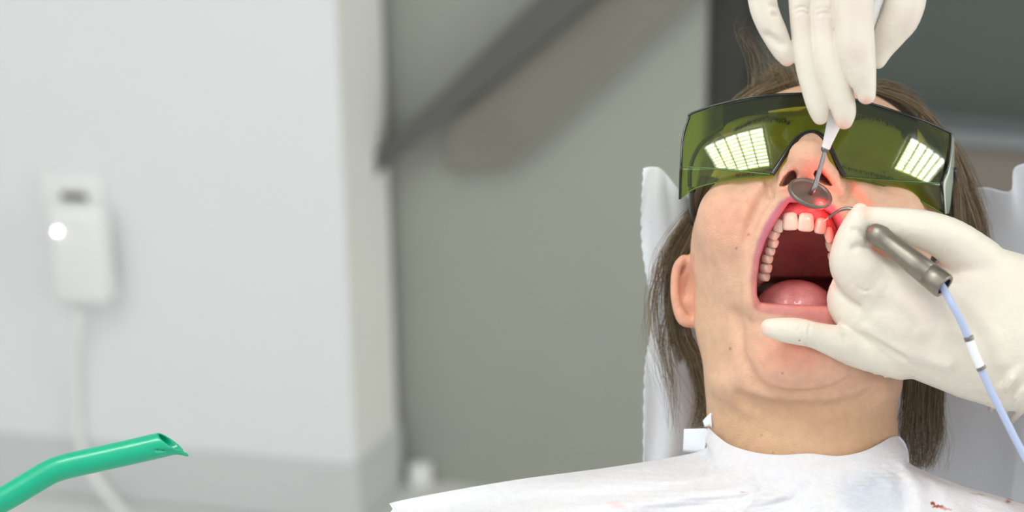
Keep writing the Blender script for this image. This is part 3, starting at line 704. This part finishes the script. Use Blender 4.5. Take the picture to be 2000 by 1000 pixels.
#@@HEADREST
# ------------------------------------------------------------------ headrest and chair
rows = [[(1256, 329, -235), (1275, 326, -236), (1296, 334, -240), (1345, 388, -262), (1420, 420, -420), (1570, 430, -560), (1740, 430, -540), (1860, 380, -360), (1918, 366, -290), (1972, 373, -250), (1984, 325, -235), (2060, 318, -200), (2160, 330, -180)],
        [(1253, 470, -235), (1275, 470, -238), (1310, 470, -246), (1360, 480, -290), (1440, 500, -450), (1570, 500, -570), (1740, 500, -560), (1860, 490, -420), (1930, 480, -350), (1980, 480, -310), (2030, 470, -270), (2100, 470, -220), (2180, 470, -190)],
        [(1272, 615, -240), (1290, 615, -243), (1320, 615, -252), (1370, 620, -300), (1450, 620, -450), (1570, 620, -570), (1740, 620, -560), (1860, 620, -420), (1930, 620, -350), (1980, 620, -310), (2030, 620, -270), (2100, 620, -220), (2180, 620, -190)],
        [(1258, 740, -240), (1280, 740, -243), (1320, 740, -252), (1370, 740, -290), (1450, 740, -430), (1570, 740, -550), (1740, 740, -540), (1860, 740, -420), (1930, 740, -380), (1980, 740, -340), (2030, 740, -300), (2100, 740, -260), (2180, 740, -220)],
        [(1257, 930, -245), (1280, 930, -250), (1320, 930, -262), (1370, 940, -300), (1450, 940, -420), (1570, 940, -470), (1740, 940, -460), (1860, 950, -420), (1930, 960, -390), (1980, 970, -360), (2030, 980, -330), (2100, 980, -280), (2180, 980, -240)],
        [(1257, 1090, -245), (1280, 1090, -250), (1320, 1090, -262), (1370, 1100, -300), (1450, 1100, -420), (1570, 1100, -470), (1740, 1100, -460), (1860, 1110, -420), (1930, 1120, -390), (1980, 1130, -360), (2030, 1140, -330), (2100, 1140, -280), (2180, 1140, -240)]]
GR = loft([[(x, y, z - 55) for x, y, z in r] for r in rows], 90, 150)
vv, uu = np.meshgrid(np.linspace(0, 1, 90), np.linspace(0, 1, 150), indexing='ij')
wr = 4 * np.sin(uu * 40 + 5 * np.sin(vv * 7)) * np.clip(vv, .2, 1) + 7 * np.exp(-((uu - .80 - .08 * np.sin(vv * 5)) / .012) ** 2) * vv + 3 * np.sin(vv * 23 + uu * 9)
GR[:, :, 2] += wr; GR[:, 0, 0] += 1.5 * np.sin(np.arange(90) * 2.2)
hr = thing('headrest', 'padded headrest covered with white paper behind the patient\'s head', 'headrest', tuple(W1(1600, 930, -420)))
solid(mesh_obj('paper_cover', toW(GR.reshape(-1, 3)), grid_faces(90, 150)[:, ::-1], M['paper'], hr), .0006)
Gc = GR.copy(); Gc[:, :, 2] -= 16; Gc = Gc[14:, 40:-12]
Gk = Gc.copy(); Gk[:, :, 2] = np.minimum(Gk[:, :, 2] - 60, -640)
cv, cf = Gc.reshape(-1, 3), [tuple(q[::-1]) for q in grid_faces(*Gc.shape[:2])]; nr, nc_ = Gc.shape[:2]; nn_ = nr * nc_
rim = [j for j in range(nc_)] + [i * nc_ + nc_ - 1 for i in range(1, nr)] + [(nr - 1) * nc_ + j for j in range(nc_ - 2, -1, -1)] + [i * nc_ for i in range(nr - 2, 0, -1)]
cf = cf + [tuple(i + nn_ for i in q[::-1]) for q in cf] + [(rim[i], rim[(i + 1) % len(rim)], rim[(i + 1) % len(rim)] + nn_, rim[i] + nn_) for i in range(len(rim))]
mesh_obj('cushion', toW(np.concatenate([cv, Gk.reshape(-1, 3)])), cf, M['cushion'], hr)
ch = thing('dental_chair', 'white dental chair back supporting the reclined patient', 'chair', tuple(np.array([W1(1566, 1300, -300)[0], W1(1566, 1300, -300)[1], 0])))
b0 = W1(1566, 1560, -480)
def cbox(name, c, s, m, bv, rx=0):
    o = mesh_obj(name, *box(c, s, np.array(Matrix.Rotation(rx, 3, 'X'))), m, ch); bevel(o, bv, 4); return o
cbox('backrest', b0 + [0, .03, -.02], (.46, .08, .30), M['white'], .03, -.6)
cbox('support_column', [b0[0], b0[1] + .02, (b0[2] - .14) / 2 + .02], (.14, .16, b0[2] - .20), M['white'], .03)
cbox('foot_plate', [b0[0], b0[1], .03], (.5, .6, .05), M['cushion'], .02)
#@@BIB
# ------------------------------------------------------------------ paper bib
B = [[(1384, 836, -90), (1402, 852, -40), (1428, 870, 0), (1475, 884, 35), (1525, 889, 50), (1580, 886, 52), (1635, 891, 50), (1682, 883, 35), (1715, 868, 5), (1740, 854, -40), (1757, 853, -85)],
     [(1378, 856, -95), (1392, 874, -30), (1416, 900, 24), (1470, 915, 60), (1525, 920, 76), (1580, 920, 78), (1640, 923, 76), (1692, 914, 58), (1730, 898, 22), (1760, 880, -30), (1773, 886, -90)],
     [(1366, 882, -110), (1372, 905, -20), (1385, 930, 40), (1450, 950, 90), (1520, 960, 106), (1580, 962, 108), (1650, 960, 106), (1710, 950, 90), (1755, 935, 45), (1770, 915, -20), (1780, 908, -80)],
     [(1206, 911, -60), (1250, 935, 40), (1300, 962, 100), (1390, 985, 130), (1490, 1000, 140), (1580, 1005, 142), (1660, 1000, 140), (1740, 985, 120), (1795, 965, 80), (1838, 950, 20), (1874, 947, -30)],
     [(992, 940, -10), (1060, 975, 70), (1150, 1010, 140), (1320, 1040, 170), (1460, 1060, 180), (1580, 1065, 182), (1680, 1060, 180), (1780, 1040, 160), (1860, 1020, 120), (1930, 1000, 60), (2000, 985, 0)],
     [(778, 979, 40), (830, 1030, 110), (950, 1080, 180), (1250, 1110, 215), (1440, 1130, 225), (1580, 1135, 225), (1700, 1130, 225), (1830, 1110, 210), (1950, 1080, 170), (2060, 1050, 110), (2130, 1040, 40)],
     [(766, 996, 58), (815, 1060, 125), (930, 1110, 192), (1230, 1140, 225), (1430, 1155, 240), (1580, 1160, 240), (1700, 1155, 240), (1835, 1140, 225), (1965, 1110, 185), (2080, 1075, 122), (2150, 1060, 55)],
     [(700, 1090, 120), (760, 1130, 190), (900, 1170, 230), (1200, 1200, 270), (1420, 1210, 280), (1580, 1215, 280), (1700, 1210, 280), (1850, 1200, 260), (2000, 1170, 230), (2150, 1130, 170), (2230, 1120, 110)]]
nv, nu = 170, 260
GB = loft(B, nv, nu); vv, uu = np.meshgrid(np.linspace(0, 1, nv), np.linspace(0, 1, nu), indexing='ij')
def fold(path, w, h):
    """soft fold: a ridge of height h along a px path"""
    px_, py_, _ = back(GB.reshape(-1, 3)); d = linesd(px_, py_, path).reshape(nv, nu); return h * np.exp(-(d / w) ** 2)
amp = sstep(.05, .3, vv) * sstep(0, .06, uu) * sstep(0, .06, 1 - uu)
dz = amp * (8 * np.sin(uu * 21 + 3 * np.sin(vv * 6)) + 6 * np.sin(vv * 17 + uu * 11) + 3 * np.sin(uu * 57 + vv * 31) + 1.5 * np.sin(uu * 130 + 9 * np.sin(vv * 14)) * np.sin(vv * 60 + uu * 20))
dz += fold([(1180, 992), (1330, 975), (1470, 966)], 16, 8) - fold([(1195, 1012), (1330, 996), (1450, 985)], 14, 5)
dz += fold([(1375, 905), (1362, 935), (1352, 960)], 8, 9) + fold([(1758, 905), (1790, 960), (1800, 1000)], 14, 9) - fold([(1745, 915), (1768, 960), (1775, 1000)], 14, 9)
dz += fold([(1450, 998), (1470, 975), (1540, 968)], 7, 7) + fold([(1600, 985), (1660, 960), (1720, 935)], 10, 8) - fold([(1480, 930), (1560, 948), (1650, 935)], 16, 5)
GB[:, :, 2] += dz; GB[:, :, 1] -= dz * .25 * amp
bx, by, _ = back(GB.reshape(-1, 3)); cB = np.tile(np.array(lin((224, 223, 228))), (nv * nu, 1))
nz = np.sin(bx * .31) * np.sin(by * .47 + bx * .11) + np.sin(bx * .13 + by * .71)
for (sx, sy, rx_, ry_, co, w) in ((1832, 990, 15, 3.5, (160, 82, 62), 1), (1845, 994, 14, 3, (196, 140, 124), .8), (1822, 985, 5, 4, (150, 70, 52), 1), (1977, 976, 11, 2.5, (168, 100, 80), .9), (1968, 980, 5, 4, (180, 116, 96), .9), (1205, 988, 16, 8, (232, 206, 206), .8), (1910, 966, 18, 2, (190, 172, 150), .6), (1450, 961, 8, 1.5, (200, 160, 150), .6)):
    d = ((bx - sx) / rx_) ** 2 + ((by - sy - .15 * (bx - sx)) / ry_) ** 2 + .35 * nz; cB = blend(cB, co, (1 - sstep(.6, 1.1, d)) * w)
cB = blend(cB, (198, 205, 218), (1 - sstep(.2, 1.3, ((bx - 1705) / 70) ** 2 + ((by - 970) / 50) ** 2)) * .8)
bib = thing('paper_bib', 'white crinkled paper bib with standing collar around the patient\'s neck', 'bib', tuple(W1(1566, 1100, 100)))
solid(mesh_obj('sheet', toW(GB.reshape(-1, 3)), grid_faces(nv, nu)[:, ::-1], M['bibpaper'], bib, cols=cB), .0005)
# folded back collar corner (right) and fastening tabs (left)
v, f = strip([(1740, 854, -42), (1741, 866, -50), (1746, 884, -50), (1757, 902, -60)], [(1757, 853, -75), (1768, 866, -90), (1774, 884, -100), (1776, 906, -100)], 16, 10)
v[:, 2] -= 14 * np.sin(np.linspace(0, np.pi, 10)).repeat(16)
solid(mesh_obj('collar_corner', toW(v), f[:, ::-1], M['paper'], bib), .0005)
v, f = strip([(1336, 838, -150), (1362, 837, -138), (1384, 837, -110)], [(1334, 882, -150), (1358, 884, -138), (1376, 882, -112)], 16, 8)
solid(mesh_obj('fastening_tab', toW(v), f[:, ::-1], M['paper'], bib), .0008)
v, f = strip([(1373, 822, -110), (1382, 812, -104), (1389, 806, -98)], [(1377, 834, -108), (1386, 832, -100), (1390, 836, -92)], 10, 5)
solid(mesh_obj('fastening_tab', toW(v), f[:, ::-1], M['paper'], bib), .0008)
#@@HANDS
# ------------------------------------------------------------------ gloved hands
def glove_cols(V, tips, pinks=()):
    x, y, z = back(V); c = np.tile(np.array(lin((228, 221, 207))), (len(V), 1))
    for tx, ty, r in tips: c = blend(c, (236, 190, 174), np.exp(-(((x - tx) ** 2 + (y - ty) ** 2) / (r * r))) * .75)
    for tx, ty, r, w in pinks: c = blend(c, (216, 196, 192), np.exp(-(((x - tx) ** 2 + (y - ty) ** 2) / (r * r))) * w)
    return c
# working hand (holds the laser handpiece)
A3 = Field(P(1460, 370, 130) - [10, 10, 250], P(2240, 900, 130) + [10, 10, 190], 2.8); fd = A3
# back of the hand and wrist
fd.cone((1800, 590, 110, 72), (1960, 600, 110, 96), 0)
fd.cone((1900, 520, 112, 54), (2020, 600, 100, 88), 22)
fd.cone((1735, 620, 115, 66), (1900, 660, 110, 100), 40)
fd.cone((1790, 668, 105, 70), (1965, 690, 105, 112), 40)
fd.cone((1990, 640, 100, 118), (2190, 760, 70, 112), 40)
# ring / little finger resting on the chin
fd.chain([(1503, 640, 150, 18), (1530, 644, 152, 24), (1562, 648, 150, 26.5), (1592, 655, 142, 26), (1630, 666, 126, 32), (1680, 678, 104, 42), (1760, 690, 95, 52)], 5)
# curled middle finger
fd.chain([(1668, 566, 98, 46), (1664, 592, 100, 48), (1700, 622, 108, 54), (1780, 660, 108, 62)], 5)
# index finger
fd.chain([(1680, 413, 158, 17), (1676, 430, 160, 24), (1667, 458, 158, 31), (1663, 486, 152, 38), (1668, 520, 145, 47), (1710, 556, 135, 58), (1790, 590, 115, 72)], 5)
# thumb
fd.chain([(1702, 420, 172, 17), (1728, 431, 176, 27), (1765, 440, 176, 34), (1812, 451, 168, 39), (1860, 473, 150, 45), (1910, 515, 125, 54)], 8)
# creases
crease([(1629, 550), (1638, 562), (1658, 584), (1690, 600)], 5, 7, 7)
crease([(1664, 449), (1678, 451), (1690, 458), (1696, 470)], 4, 8, 3); crease([(1668, 485), (1682, 480), (1698, 482)], 5, 9, 5)
crease([(1672, 560), (1688, 568), (1700, 566)], 2.2, 4, 1.5)
for x0 in (1563, 1572, 1582): crease([(x0 + 3, 630), (x0 - 3, 645), (x0 - 2, 664), (x0 + 3, 676)], 2.2, 4, 1.6)
pass
ridge([(1700, 640), (1730, 670), (1790, 690), (1850, 710)], 10, 16, 2); crease([(1655, 655), (1700, 665), (1760, 700)], 6, 12, 1.5)
for (a, b) in (((1712, 722), (1709, 731)), ((1732, 727), (1728, 739))):
    z0 = 95; fd.cone((*a, z0, 4), (*b, z0, 1.5), 5)
for (x, y, r_) in ((1795, 672, 34), (1775, 600, 36), (1900, 575, 40), (1690, 520, 24))[1:]: fd.ell((x, y, zs(x, y) - r_ + 6), (r_, r_, r_), 24)
# cuff wrinkles
for i, (a, b) in enumerate((((1935, 800), (1990, 720)), ((1955, 812), (2010, 745)), ((1975, 822), (2030, 770)))):
    m_ = ((a[0] + b[0]) / 2 - 6, (a[1] + b[1]) / 2 + 4); ridge([a, m_, b], 7, 10, 3.5)
for a, b in (((1760, 590), (1800, 640)), ((1820, 560), (1850, 640)), ((1900, 600), (1950, 700)), ((1700, 605), (1760, 640)), ((1860, 640), (1930, 750))):
    ridge([a, ((a[0] + b[0]) / 2 + 8, (a[1] + b[1]) / 2 - 4), b], 12, 22, 2.6)
Va, Qa = A3.mesh(2)
hA = thing('gloved_hand', 'gloved hand gripping the laser handpiece with one finger resting on the chin', 'hand', tuple(W1(1800, 640, 100)))
mesh_obj('glove', toW(Va), Qa, M['glove'], hA, cols=glove_cols(Va, [(1690, 412, 12), (1488, 642, 10)], [(1800, 600, 50, .5), (1690, 530, 40, .35), (1880, 560, 70, .3), (1790, 680, 30, .4)]))
v, f = tube(catmull(Ps([(2080, 740, 70), (2200, 800, 50), (2380, 900, 20)]), 12), np.linspace(112, 130, 12), 32)
o = mesh_obj('forearm', toW(v), f, mat('forearm_skin', (222, 172, 140), .5, sss=.3, bump=.1, bscale=400, var=.04), hA)
# supporting hand (holds the mirror)
B3 = Field(P(1440, -330, 200) - [10, 10, 200], P(1860, 270, 200) + [10, 10, 160], 2.8); fd = B3
fd.cone((1580, -200, 190, 85), (1720, -190, 190, 85), 0); fd.cone((1560, -110, 195, 42), (1690, -110, 205, 52), 40); fd.cone((1650, -250, 180, 95), (1660, -360, 170, 90), 40)
fd.chain([(1537, 115, 195, 15), (1527, 96, 198, 21), (1513, 66, 200, 25.5), (1500, 38, 202, 27), (1490, 5, 204, 28), (1488, -50, 204, 30), (1520, -130, 195, 38)], 3)
fd.chain([(1602, 228, 186, 16), (1598, 210, 188, 21), (1588, 178, 192, 21.5), (1577, 130, 196, 23), (1568, 70, 200, 22.5), (1564, 0, 202, 24), (1566, -100, 200, 32)], 2)
fd.chain([(1649, 236, 196, 17), (1648, 216, 198, 24), (1640, 186, 202, 27), (1626, 140, 206, 28), (1613, 90, 210, 26), (1609, 30, 212, 24.5), (1610, -90, 208, 34)], 2)
fd.chain([(1692, 186, 226, 18), (1689, 170, 228, 22), (1678, 130, 232, 33), (1670, 80, 236, 38), (1667, 20, 236, 38), (1664, -90, 225, 44)], 2)
fd.chain([(1714, 118, 176, 17), (1723, 92, 178, 25), (1741, 58, 182, 35), (1760, 26, 186, 40), (1766, -30, 188, 44), (1730, -150, 190, 60)], 2)
for a in ([(1510, 28), (1519, 30)], [(1506, 10), (1518, 12)]): crease(a, 3, 5, 3)
for y0 in (16, 26): crease([(1550, y0 + 4), (1564, y0 - 3), (1580, y0 + 2)], 1.8, 3, 1.2); crease([(1594, y0 + 4), (1608, y0 - 1), (1622, y0 + 2)], 1.8, 3, 1.0)
crease([(1500, 70), (1515, 82), (1530, 88)], 5, 12, 2)
Vb_, Qb_ = B3.mesh(2)
hB_ = thing('gloved_hand', 'gloved hand reaching down from above holding the white-handled mouth mirror', 'hand', tuple(W1(1620, 100, 190)))
mesh_obj('glove', toW(Vb_), Qb_, M['glove'], hB_, cols=glove_cols(Vb_, [(1648, 248, 14), (1692, 200, 12), (1538, 130, 10)], [(1670, 110, 25, .6), (1670, 20, 40, .5), (1560, 40, 30, .4), (1610, 40, 30, .4), (1770, 40, 40, .4), (1500, 60, 30, .3)]))
#@@TOOLS
# ------------------------------------------------------------------ laser handpiece
hpz = thing('laser_handpiece', 'brushed steel laser handpiece with thin curved tip and pale blue cable', 'handpiece', tuple(W1(1775, 505, 190)))
def axis_tube(name, a, b, prof, m, parent, n=None, sides=40, cap=True):
    a, b = P(*a), P(*b); ts = np.array([p[0] for p in prof]); rs = np.array([p[1] for p in prof])
    path = a + (b - a) * ts[:, None]; d = (b - a) / np.linalg.norm(b - a)
    u = np.cross(d, [0, 0, 1.0]); u /= np.linalg.norm(u); w = np.cross(d, u); ang = np.arange(sides) * 2 * np.pi / sides
    v = (path[:, None] + rs[:, None, None] * (np.cos(ang)[None, :, None] * u + np.sin(ang)[None, :, None] * w)).reshape(-1, 3); n = len(ts)
    f = [(i * sides + j, i * sides + (j + 1) % sides, (i + 1) * sides + (j + 1) % sides, (i + 1) * sides + j) for i in range(n - 1) for j in range(sides)]
    if cap: f += [tuple(range(sides))[::-1]]
    return mesh_obj(name, toW(v), f, m, parent)
h0, h1 = (1698, 445, 178), (1845, 560, 262)
axis_tube('barrel', h0, h1, [(0, 4), (.015, 12), (.05, 18), (.1, 21), (.16, 22.5), (.2, 20), (.26, 18.5), (.4, 20), (.6, 22), (.78, 23), (.785, 22), (.79, 22), (.795, 23.5), (.9, 24), (.985, 24), (1, 23), (1, 17), (.9, 15), (.88, 3)], M['steel'], hpz)
axis_tube('bore', h0, h1, [(.9, 1), (.905, 15.5), (.998, 16.6), (.99, 16.4), (.9, 15)], M['dark'], hpz)
tube_obj('tip', [(1700, 440, 170), (1680, 416, 168), (1662, 408, 160), (1645, 409, 152), (1630, 417, 144), (1618, 426, 136)], [5, 4, 3.6, 3.4, 3.2, 2.6], M['rod'], hpz, 60, 14)
tube_obj('fibre_end', [(1618, 426, 136), (1611, 431, 128), (1604, 435, 120)], [1.0, .8, .5], M['laser'], hpz, 10, 8)
tube_obj('cable', [(1830, 548, 252), (1842, 562, 262), (1858, 592, 268), (1876, 625, 266), (1892, 662, 262), (1908, 702, 258), (1930, 752, 256), (1960, 812, 256), (1995, 880, 258), (2050, 980, 262)], 7, M['cable'], hpz, 100, 16)
tube_obj('cable_clip', [(1891, 657, 262), (1894, 665, 262)], 9, M['clear'], hpz, 6, 16)
tube_obj('cable_sleeve', [(1894, 665, 262), (1903, 690, 260), (1916, 719, 258)], 8.4, M['sleeve'], hpz, 20, 16)
tube_obj('cable_clip', [(1915, 716, 258), (1918, 722, 258)], 9, M['clear'], hpz, 6, 16)
# red laser glow at the fibre end, and an added light for the mirror's red spot
for nm, p, e, r in (('laser_glow', (1608, 424, 122), .02, .0015), ('laser_glow', (1605, 394, 157), .018, .003)):
    l = bpy.data.lights.new(nm, 'POINT'); l.color = (1, .03, .03); l.energy = e; l.shadow_soft_size = r
    o = bpy.data.objects.new(nm, l); COL.objects.link(o); o.location = W1(*p)
# ------------------------------------------------------------------ mouth mirror
mm = thing('mouth_mirror', 'round mouth mirror with steel rod and white handle lifting the upper lip', 'mirror', tuple(W1(1583, 376, 140)))
axis_tube('handle', (1612, 291, 150), (1722, -30, 205), [(0, 6), (.003, 7.5), (.01, 8.5), (.04, 9), (.1, 11.5), (.18, 15), (.25, 16), (.5, 14), (1, 12)], M['instrument_white'], mm)
tube_obj('rod', [(1613, 288, 150), (1605, 318, 152), (1597, 346, 154), (1590, 368, 156), (1584, 377, 150)], [4, 4, 4.6, 5.2, 5], M['rod'], mm, 40, 14)
axis_tube('collar', (1613, 286, 150), (1610, 297, 150), [(0, 7), (.3, 8), (.7, 8), (1, 5.5)], M['rod'], mm, sides=20)
# disc: back faces the camera, tilted
c0 = P(1583, 376, 142); e1 = np.array([math.cos(.42), math.sin(.42), 0.12]); e1 /= np.linalg.norm(e1)
e2 = np.array([-math.sin(.42) * .58, math.cos(.42) * .58, .80]); e2 -= e1 * np.dot(e1, e2); e2 /= np.linalg.norm(e2); e3 = np.cross(e1, e2)
if e3[2] < 0: e3 = -e3
prof = [(0, 1.5), (8, 1.5), (20, 1), (34, -.5), (37.5, -1), (38, 1.5), (41.5, 2.5), (43.5, 0), (43.5, -5), (41, -8), (0, -8)]
ang = np.arange(64) * 2 * np.pi / 64
v = np.concatenate([c0 + r * (np.cos(ang)[:, None] * e1 + np.sin(ang)[:, None] * e2) + hh * e3 for r, hh in prof])
f = [(i * 64 + j, i * 64 + (j + 1) % 64, (i + 1) * 64 + (j + 1) % 64, (i + 1) * 64 + j) for i in range(len(prof) - 1) for j in range(64)]
mesh_obj('mirror_head', toW(v), f, mat('mirror_back', (128, 118, 110), .46, metal=.7, bump=.2, bscale=600, var=.16, vscale=90), mm)
# ------------------------------------------------------------------ green suction tube
cl_ = [(-160, 1050, 30), (-60, 1006, 20), (0, 979, 15), (60, 944, 12), (92, 925, 10), (115, 915, 10), (150, 906, 10), (250, 884, 10), (340, 863, 10), (400, 849, 10)]
TB = Field(P(-60, 820, 10) - [20, 10, 60], P(390, 1040, 10) + [10, 20, 60], 1.8)
TB.chain([(*p, 25) for p in cl_[1:]], 0)
def hollow(F_, r0): F_.chain([(*p, r0) for p in cl_[1:]], 0, op='cut')
a_, b_ = P(309, 846, 10), P(366, 889, 10); dv_ = b_ - a_; nn = np.array([-dv_[1], dv_[0], 0]); nn /= np.linalg.norm(nn)
if nn[0] < 0: nn = -nn
TB.custom(lambda x, y, z: -((x - a_[0]) * nn[0] + (y - a_[1]) * nn[1] + (z - 10) * .10) + 0 * z, [-1e4] * 3, [1e4] * 3, 2, 'cut')
hollow(TB, 20)
TB.cone((304, 880, 34, 3), (350, 885, 30, 6), 2, 'cut')
TB.cone((338, 880, 16, 5), (366, 889, 10, 3), 5)
for (x, y) in ((60, 944), (52, 949), (68, 940), (44, 953)): pass
Vg_, Qg_ = TB.mesh(1)
o = mesh_obj('suction_tube', toW(Vg_), Qg_, M['green']); tag(o, 'bent green plastic suction tube with slanted open tip in front of white wall', 'suction tube')
